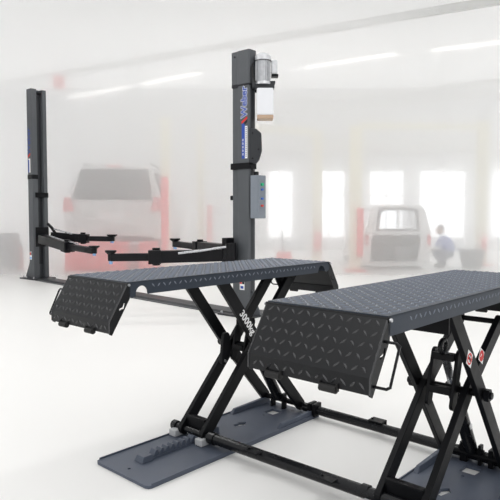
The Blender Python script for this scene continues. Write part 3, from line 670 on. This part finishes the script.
def car(name, label, x, y, z, wid, hgt, paint, kind, group=None):
    """rear view car; local y runs forward from the tail"""
    t = thing(name, label, 'car', (x, y, z), 0, group)
    hw = wid/2; zs = hgt*.56; zb = .12
    if kind == 'suv':
        secs = [(0.0, body_sec(hw*.90, hw*.97, hw*.90, zb+.05, zs*.9, zs*1.0)), (.17, body_sec(hw*.95, hw, hw*.82, zb, zs, (zs+hgt*.97)/2)),
                (.35, body_sec(hw*.96, hw, hw*.74, zb, zs, hgt*.97)), (.9, body_sec(hw*.97, hw, hw*.73, zb, zs, hgt)), (2.4, body_sec(hw*.97, hw, hw*.72, zb, zs, hgt)),
                (3.3, body_sec(hw*.97, hw, hw*.80, zb, zs, zs*1.12)), (4.4, body_sec(hw*.93, hw*.95, hw*.80, zb, zs*.9, zs*.98)), (4.7, body_sec(hw*.85, hw*.86, hw*.7, zb+.1, zs*.75, zs*.8))]
        MB_ = loft(MB(), secs); MB_.build('body', M[paint], t, bevel=.02)
        # rear window lies on the sloping tailgate
        g = MB(); g.hexa([(-hw*.82, -.03, zs*1.0), (hw*.82, -.03, zs*1.0), (hw*.82, .10, zs*1.0), (-hw*.82, .10, zs*1.0),
                          (-hw*.68, .27, hgt*.935), (hw*.68, .27, hgt*.935), (hw*.68, .42, hgt*.935), (-hw*.68, .42, hgt*.935)]); g.build('rear_window', M['carglass'], t, bevel=.02)
        for s in (-1, 1):
            g = MB(); g.hexa([(s*hw*.76, -.035, zs*.76), (s*hw*1.0, -.02, zs*.76), (s*hw*1.01, .2, zs*.76), (s*hw*.76, .1, zs*.76), (s*hw*.84, -.02, zs*1.06), (s*hw*.97, .0, zs*1.06), (s*hw*.98, .2, zs*1.06), (s*hw*.84, .1, zs*1.06)]); g.build('tail_light', M['taillight'], t, bevel=.015)
            g = MB(); g.hexa([(s*hw*1.0, .4, zs*1.02), (s*hw*.99, 2.3, zs*1.02), (s*hw*.90, 2.3, zs*1.02), (s*hw*.90, .4, zs*1.02), (s*hw*.83, .55, hgt*.90), (s*hw*.81, 2.2, hgt*.90), (s*hw*.74, 2.2, hgt*.90), (s*hw*.74, .55, hgt*.90)]); g.build('side_window', M['carglass'], t)
            g = MB(); g.box(s*hw*.70-.02, s*hw*.70+.02, .5, 2.2, hgt, hgt+.05); g.build('roof_rail', M['rubber'], t, bevel=.01)
        MB().box(-hw*.95, hw*.95, -.10, .05, zb+.04, zs*.50).build('bumper', M[paint], t, bevel=.05)
        MB().box(-hw*.85, hw*.85, -.105, -.02, zb+.02, zb+.16).build('bumper_insert', M['rubber'], t, bevel=.02)
        MB().box(-hw*.30, hw*.30, -.03, .02, zs*.60, zs*.74).build('number_plate', M['white'], t, bevel=.005)
        MB().box(-.18, .18, .16, .20, hgt*.955, hgt*.985).build('brake_light', M['taillight'], t)
    else:
        # hatchback seen from behind with the loading bay open below a framed glass
        zo = .17
        out = [(-hw*.97, zb+.08), (hw*.97, zb+.08), (hw, zs), (hw*.80, hgt*.93), (hw*.62, hgt), (-hw*.62, hgt), (-hw*.80, hgt*.93), (-hw, zs)]
        win = [(-hw*.66, zs+.06), (hw*.66, zs+.06), (hw*.60, hgt*.90), (hw*.45, hgt*.95), (-hw*.45, hgt*.95), (-hw*.60, hgt*.90)]
        bay = [(-hw*.82, zo), (hw*.60, zo), (hw*.70, zs*.82), (hw*.62, zs-.03), (-hw*.70, zs-.03), (-hw*.80, zs*.8)]
        k = MB(); k.plate(out, [win, bay], lambda x_, z_: (x_, 0, z_), lambda x_, z_: (x_, .10, z_))
        k.box(-hw, -hw*.94, .10, 2.9, zb, zs); k.box(hw*.94, hw, .10, 2.9, zb, zs); k.box(-hw*.94, hw*.94, .10, 2.9, zb, zb+.06)
        k.hexa([(-hw*.62, .10, hgt-.05), (hw*.62, .10, hgt-.05), (hw*.62, 2.0, hgt-.05), (-hw*.62, 2.0, hgt-.05), (-hw*.60, .10, hgt), (hw*.60, .10, hgt), (hw*.60, 2.0, hgt), (-hw*.60, 2.0, hgt)])
        for s in (-1, 1):
            k.hexa([(s*hw, .10, zs), (s*hw, .35, zs), (s*hw*.92, .35, zs), (s*hw*.92, .10, zs), (s*hw*.76, .10, hgt-.04), (s*hw*.76, .3, hgt-.04), (s*hw*.68, .3, hgt-.04), (s*hw*.68, .10, hgt-.04)])
            k.hexa([(s*hw, 1.2, zs), (s*hw, 1.35, zs), (s*hw*.92, 1.35, zs), (s*hw*.92, 1.2, zs), (s*hw*.76, 1.2, hgt-.04), (s*hw*.76, 1.35, hgt-.04), (s*hw*.68, 1.35, hgt-.04), (s*hw*.68, 1.2, hgt-.04)])
        loft(k, [(2.3, [(-hw, zb), (hw, zb), (hw, zs), (-hw, zs)]), (3.5, [(-hw*.97, zb), (hw*.97, zb), (hw*.9, zs*.9), (-hw*.9, zs*.9)]), (3.8, [(-hw*.85, zb+.1), (hw*.85, zb+.1), (hw*.8, zs*.7), (-hw*.8, zs*.7)])])
        for s in (-1, 1):
            k.hexa([(s*hw*.92, 2.75, zs), (s*hw*.92, 2.87, zs), (s*hw*.84, 2.87, zs), (s*hw*.84, 2.75, zs), (s*hw*.68, 1.95, hgt-.03), (s*hw*.68, 2.05, hgt-.03), (s*hw*.60, 2.05, hgt-.03), (s*hw*.60, 1.95, hgt-.03)])
        k.build('body', M[paint], t, bevel=.015)
        k = MB(); k.hexa([(-hw*.84, 2.79, zs), (hw*.84, 2.79, zs), (hw*.84, 2.82, zs), (-hw*.84, 2.82, zs), (-hw*.6, 1.99, hgt-.05), (hw*.6, 1.99, hgt-.05), (hw*.6, 2.02, hgt-.05), (-hw*.6, 2.02, hgt-.05)]); k.build('windscreen', M['glass'], t)
        # dark seal round the glass, then the loading bay
        wi = [(x_*.86, zs+.06+(z_-zs-.06)*.80+.05) for x_, z_ in win]
        k = MB(); k.plate(win, [wi], lambda x_, z_: (x_, -.012, z_), lambda x_, z_: (x_, .03, z_)); k.build('window_seal', M['greybin'], t)
        k = MB(); k.plate(wi, [], lambda x_, z_: (x_, .02, z_), lambda x_, z_: (x_, .026, z_)); k.build('rear_window', M['glass'], t)
        k = MB(); k.box(-hw*.88, hw*.88, .85, .9, zb+.06, zs); k.box(-hw*.88, -hw*.84, .1, .9, zb+.06, zs-.02); k.box(hw*.84, hw*.88, .1, .9, zb+.06, zs-.02); k.box(-hw*.84, hw*.84, .1, .9, zb+.06, zb+.10); k.build('loading_bay', M['boot'], t)
        MB().box(-hw*.6, -hw*.05, .35, .8, zb+.1, zs*.7).build('rear_seat', M['boot'], t, bevel=.05)
        MB().box(hw*.05, hw*.55, .4, .8, zb+.1, zs*.62).build('rear_seat', M['cabinet'], t, bevel=.05)
        for s in (-1, 1):
            MB().box(s*hw*.93-.045, s*hw*.93+.045, -.02, .06, zs*.66, zs*.98).build('tail_light', M['taillight'], t, bevel=.015)
        MB().box(-hw*.96, hw*.96, -.08, .0, zb-.02, zo-.02).build('bumper', M[paint], t, bevel=.04)
    for s in (-1, 1):
        for yy in (.95, 3.5 if kind == 'suv' else 3.0):
            rr = .36 if kind == 'suv' else .29; cz = .22 if kind == 'suv' else .29
            cx_ = s*(hw*.97-.12)
            k = MB(); k.cyl((cx_-.11, yy, cz), (cx_+.11, yy, cz), rr, n=24); w_ = k.build('wheel', M['rubber'], t, bevel=.02, smooth=True)
            k = MB(); k.cyl((cx_+s*.10, yy, cz), (cx_+s*.125, yy, cz), rr*.6, n=20); k.build('wheel_rim', M['silver'], w_, smooth=True)
    return t
YC = 13.9
suv = car('car', 'silver grey estate car seen from behind, raised on a red lift at left', (112.5-250)/585*YC, YC, .54, 2.36, 2.00, 'suv', 'suv')
car('car', 'white hatchback with its dark loading bay open, right of the cream posts', (398-250)/585*YC, YC, .0, 1.58, 1.55, 'whitecar', 'hatch')
# red platform lift under the grey car
rl = thing('platform_lift', 'low red platform lift under the grey car', 'car lift', ((115-250)/585*YC, YC, 0))
for x0, x1 in ((69, 131), (141, 160)):
    a, b_ = (x0-115)/585*YC, (x1-115)/585*YC
    k = MB(); k.box(a, b_, -.18, 4.2, .30, .40); k.build('lift_deck', M['redpost'], rl, bevel=.01)
    k = MB(); k.hexa([(a, -.42, .02), (b_, -.42, .02), (b_, -.36, .02), (a, -.36, .02), (a, -.26, .69), (b_, -.26, .69), (b_, -.20, .69), (a, -.20, .69)]); k.build('end_flap', M['redpost'], rl, bevel=.01)
    k = MB(); k.box(a+.04, b_-.04, -.16, 4.1, 0, .10); k.build('lift_base', M['redpost'], rl, bevel=.01)
    for yy in (-.05, 1.6, 3.4):
        k = MB(); k.bar(((a+b_)/2-.04, yy, .09), ((a+b_)/2-.04, yy+.35, .31), (b_-a)*.75, .05); k.build('scissor_leg', M['redpost'], rl)
        k = MB(); k.bar(((a+b_)/2+.04, yy+.35, .09), ((a+b_)/2+.04, yy, .31), (b_-a)*.75, .05); k.build('scissor_leg', M['redpost'], rl)

# ---- crouching mechanic
def skin(name, verts, edges, radii, mat, parent=None, loc=None, sub=2):
    me = bpy.data.meshes.new(name); me.from_pydata(verts, edges, []); me.materials.append(mat)
    o_ = bpy.data.objects.new(name, me); COL.objects.link(o_)
    if parent is not None: o_.parent = parent
    if loc: o_.location = loc
    md = o_.modifiers.new('skin', 'SKIN'); md.use_smooth_shade = True
    for i, r_ in enumerate(radii): me.skin_vertices[0].data[i].radius = (r_, r_) if not isinstance(r_, tuple) else r_
    me.skin_vertices[0].data[0].use_root = True
    s_ = o_.modifiers.new('sub', 'SUBSURF'); s_.levels = sub; s_.render_levels = sub
    return o_
PX, PY = (446-250)/585*14.6, 14.6
per = thing('person', 'person in a blue work shirt squatting beside the white car', 'person', (PX, PY, 0))
V = [(0.10, 0, .30), (.06, 0, .42), (0.0, 0, .60), (-.06, 0, .72), (-.10, 0, .79), (-.125, 0, .86), (-.135, 0, .90),
     (-.05, -.17, .70), (-.18, -.22, .50), (-.36, -.16, .48), (-.05, .17, .70), (-.18, .22, .50), (-.36, .16, .48),
     (.06, -.11, .28), (-.30, -.15, .44), (-.06, -.13, .09), (-.22, -.13, .035), (.06, .11, .28), (-.30, .15, .44), (-.06, .13, .09), (-.22, .13, .035)]
E_ = [(0, 1), (1, 2), (2, 3), (3, 4), (4, 5), (5, 6), (3, 7), (7, 8), (8, 9), (3, 10), (10, 11), (11, 12), (0, 13), (13, 14), (14, 15), (15, 16), (0, 17), (17, 18), (18, 19), (19, 20)]
Rd = [.15, .15, .16, .13, .058, .055, .055, .06, .045, .03, .06, .045, .03, .10, .065, .045, .04, .10, .065, .045, .04]
def ellipsoid(bm, c, r, u=20, v=14):
    m4 = Matrix.Translation(c) @ Matrix.Diagonal((*r, 1)); bmesh.ops.create_uvsphere(bm, u_segments=u, v_segments=v, radius=1, matrix=m4)
HC = Vector((-.150, 0, .935))
tmp = skin('body', V, E_, Rd, M['skin'])
dg = bpy.context.evaluated_depsgraph_get(); me = bpy.data.meshes.new_from_object(tmp.evaluated_get(dg)); bpy.data.objects.remove(tmp)
bm = bmesh.new(); bm.from_mesh(me)
ellipsoid(bm, HC, (.098, .078, .118)); ellipsoid(bm, HC+Vector((-.035, 0, -.055)), (.058, .055, .058)); ellipsoid(bm, HC+Vector((-.102, 0, -.018)), (.020, .014, .024), 10, 8)
bm.to_mesh(me); bm.free(); me.name = 'body'; me.materials.clear(); me.materials.append(M['skin'])
bo = bpy.data.objects.new('body', me); COL.objects.link(bo); bo.parent = per
rm = bo.modifiers.new('remesh', 'REMESH'); rm.mode = 'VOXEL'; rm.voxel_size = .009; rm.use_smooth_shade = True
sm_ = bo.modifiers.new('smooth', 'SMOOTH'); sm_.iterations = 3
skin('shirt', [(.10, 0, .34), (.06, 0, .44), V[2], V[3], (-.085, 0, .765), V[7], V[8], V[10], V[11]], [(0, 1), (1, 2), (2, 3), (3, 4), (3, 5), (5, 6), (3, 7), (7, 8)], [.175, .18, .182, .152, .078, .082, .064, .082, .064], M['shirt'], per)
skin('trousers', [(.11, 0, .26), (.06, 0, .42), V[13], V[14], V[15], (-.07, -.13, .06), V[17], V[18], V[19], (-.07, .13, .06)], [(0, 1), (0, 2), (2, 3), (3, 4), (4, 5), (0, 6), (6, 7), (7, 8), (8, 9)], [.175, .165, .122, .084, .062, .06, .122, .084, .062, .06], M['trouser'], per)
hb = MB(); ellipsoid(hb.bm, HC+Vector((.010, 0, .012)), (.104, .086, .118), 24, 18)
bmesh.ops.delete(hb.bm, geom=[v for v in hb.bm.verts if not (v.co.z > HC.z+.055 or (v.co.x > HC.x+.01 and v.co.z > HC.z-.045))], context='VERTS')
hb.build('hair', M['hair'], per, smooth=True)
for s in (-1, 1):
    skin('shoe', [(-.05, s*.13, .045), (-.20, s*.13, .04), (-.27, s*.13, .035)], [(0, 1), (1, 2)], [.05, .05, .038], M['rubber'], per)
    h = Vector((-.36, s*.16, .48))
    hand = skin('hand', [h, h+Vector((-.05, 0, -.01)), h+Vector((-.09, 0, -.02))], [(0, 1), (1, 2)], [(.026, .03), (.022, .042), (.018, .042)], M['skin'], per, sub=1)
    for i in range(4):
        b0_ = h+Vector((-.09, (i-1.5)*.021, -.02)); L_ = (.055, .068, .065, .05)[i]
        skin('finger', [b0_, b0_+Vector((-L_*.5, 0, -.010)), b0_+Vector((-L_*.85, 0, -.035))], [(0, 1), (1, 2)], [.010, .009, .008], M['skin'], hand, sub=1)
    b0_ = h+Vector((-.03, -s*.03, -.01)); skin('thumb', [b0_, b0_+Vector((-.03, -s*.03, -.01)), b0_+Vector((-.06, -s*.035, -.02))], [(0, 1), (1, 2)], [.012, .011, .009], M['skin'], hand, sub=1)
    skin('ear', [(-.145, s*.076, .915), (-.142, s*.084, .93), (-.140, s*.084, .95)], [(0, 1), (1, 2)], [.010, .015, .013], M['skin'], per, sub=1)
    MB().cyl((-.222, s*.030, .945), (-.2405, s*.030, .945), .010, n=10).build('eye', M['inkblack'], per)
MB().box(-.250, -.225, -.022, .022, .868, .876).build('mouth', M['redpost'], per, bevel=.003)

# ---- smaller workshop things
bn = thing('waste_bin', 'dark grey tapered bin at the foot of the right hand cream post', 'bin', ((472-250)/585*14.2, 14.2, 0))
MB().frustum((-.17, .17, -.17, .17), 0, (-.24, .24, -.24, .24), .46).build('bin_body', M['greybin'], bn, bevel=.02)
MB().box(-.255, .255, -.255, .255, .44, .475).build('bin_rim', M['greybin'], bn, bevel=.012)
jk = thing('trolley_jack', 'red trolley jack on the floor behind the far deck', 'jack', ((284-250)/585*14.3, 14.3, 0))
k = MB(); k.hexa([(-.22, -.15, .08), (.22, -.15, .08), (.22, .5, .08), (-.22, .5, .08), (-.18, -.12, .42), (.18, -.12, .42), (.12, .4, .30), (-.12, .4, .30)]); k.build('jack_frame', M['redpost'], jk, bevel=.03)
MB().tube([(0, .35, .3), (0, .65, .9)], .018).build('jack_handle', M['greybin'], jk)
for sx_ in (-.2, .2):
    for yy in (-.05, .42): MB().cyl((sx_-.03, yy, .06), (sx_+.03, yy, .06), .06).build('wheel', M['rubber'], jk, smooth=True)
MB().cyl((0, 0, .42), (0, 0, .46), .06).build('saddle', M['greybin'], jk, smooth=True)
tc_ = thing('tool_cabinet', 'grey tool cabinet behind the left post at the picture edge', 'cabinet', ((4-250)/585*13.8, 13.8, 0))
MB().box(-.26, .26, -.22, .28, .08, .88).build('cabinet_body', M['cabinet'], tc_, bevel=.015)
for i in range(4):
    dr = MB().box(-.235, .235, -.245, -.22, .12+i*.185, .285+i*.185).build('drawer', M['cabinet'], tc_, bevel=.006)
    MB().box(-.18, .18, -.265, -.245, .25+i*.185, .265+i*.185).build('drawer_handle', M['steel'], dr)
for sx_ in (-.2, .2):
    for yy in (-.16, .22): MB().cyl((sx_-.02, yy, .04), (sx_+.02, yy, .04), .04).build('caster', M['rubber'], tc_, smooth=True)
fe = thing('fire_extinguisher', 'red extinguisher standing right of the grey tool cabinet', 'extinguisher', ((19-250)/585*14.2, 14.2, 0))
MB().cyl((0, 0, 0), (0, 0, .48), .085, n=20).cyl((0, 0, .48), (0, 0, .56), .085, .03).build('cylinder_body', M['redpost'], fe, smooth=True)
MB().box(-.02, .10, -.02, .02, .57, .61).cyl((0, 0, .55), (0, 0, .62), .02).build('valve', M['greybin'], fe)
MB().tube([(.03, 0, .58), (.10, -.03, .5), (.10, -.05, .25)], .012).build('hose', M['rubber'], fe, smooth=True)

# ---- bank of haze between the lifts and the workshop behind
m = bpy.data.materials.new('workshop_haze'); m.use_nodes = True; nt = m.node_tree
nt.nodes.remove(nt.nodes['Principled BSDF'])
s1 = nt.nodes.new('ShaderNodeVolumeScatter'); s1.inputs['Color'].default_value = (1, 1, 1, 1); s1.inputs['Density'].default_value = 1.0; s1.inputs['Anisotropy'].default_value = .15
s2 = nt.nodes.new('ShaderNodeVolumeScatter'); s2.inputs['Color'].default_value = (1, 1, 1, 1); s2.inputs['Density'].default_value = 2.9; s2.inputs['Anisotropy'].default_value = .995
ad = nt.nodes.new('ShaderNodeAddShader'); nt.links.new(s1.outputs[0], ad.inputs[0]); nt.links.new(s2.outputs[0], ad.inputs[1])
nt.links.new(ad.outputs[0], nt.nodes['Material Output'].inputs['Volume'])
hz = tag(MB().box(XL+.01, XR-.01, 12.5, 13.3, .002, CZ-.01).build('haze', m), 'pale haze hanging in the workshop behind the two post lift', 'haze', None, 'stuff')

# ================================================================== light
w = bpy.data.worlds.new('overcast_daylight'); C.world = w; w.use_nodes = True; nt = w.node_tree
bg = nt.nodes['Background']; tc = nt.nodes.new('ShaderNodeTexCoord'); sp = nt.nodes.new('ShaderNodeSeparateXYZ'); rp = nt.nodes.new('ShaderNodeValToRGB'); mp = nt.nodes.new('ShaderNodeMapRange')
nt.links.new(tc.outputs['Generated'], sp.inputs[0]); nt.links.new(sp.outputs['Z'], mp.inputs['Value']); mp.inputs['From Min'].default_value = -1; mp.inputs['From Max'].default_value = 1
nt.links.new(mp.outputs['Result'], rp.inputs['Fac'])
cr_ = rp.color_ramp; cr_.elements[0].position = .0; cr_.elements[0].color = (.6, .6, .59, 1); cr_.elements[1].position = 1.; cr_.elements[1].color = (1.12, 1.12, 1.12, 1)
e = cr_.elements.new(.5); e.color = (.84, .845, .85, 1)
nt.links.new(rp.outputs['Color'], bg.inputs['Color']); bg.inputs['Strength'].default_value = 1.0

def area(name, loc, rot, sx_, sy_, power, col=(1, 1, 1)):
    l = bpy.data.lights.new(name, 'AREA'); l.shape = 'RECTANGLE'; l.size = sx_; l.size_y = sy_; l.energy = power; l.color = col
    o_ = bpy.data.objects.new(name, l); COL.objects.link(o_); o_.location = loc; o_.rotation_euler = rot
    return o_
area('outdoor_daylight', (2.5, BW+1.2, 2.4), (R(90), 0, PI), 20, 5, 330)
area('roof_fill_light', (0, 18.2, 8.0), (0, 0, 0), 30, 9, 420)  # lamp added above the rear roof to brighten ceiling and haze
# unseen lamps added at the sides and over the aisle to brighten the background
for x, y, L_, p_ in ((-12.5, 17.0, 5.0, 230), (12.5, 17.0, 5.0, 230), (0.0, 10.6, 5.0, 80)):
    area('back_fill_light', (x, y, 5.85), (0, 0, R(90 if x else 0)), L_, .4, p_, (1, .99, .97))
# unseen area lamps added over the front for tread glints and soft shadows
for x, y in ((-2.6, 1.2), (1.4, 4.6), (-3.0, 6.5)):
    area('front_fill_light', (x, y, 4.8), (0, 0, R(35)), 2.4, .25, 40, (1, .99, .97))

C.view_settings.view_transform = 'Standard'; C.view_settings.look = 'None'; C.view_settings.gamma = 1.0; C.view_settings.use_curve_mapping = False
C.view_settings.exposure = 0.0
C.cycles.volume_bounces = 24; C.cycles.max_bounces = 32; C.cycles.diffuse_bounces = 8
C.cycles.use_denoising = True
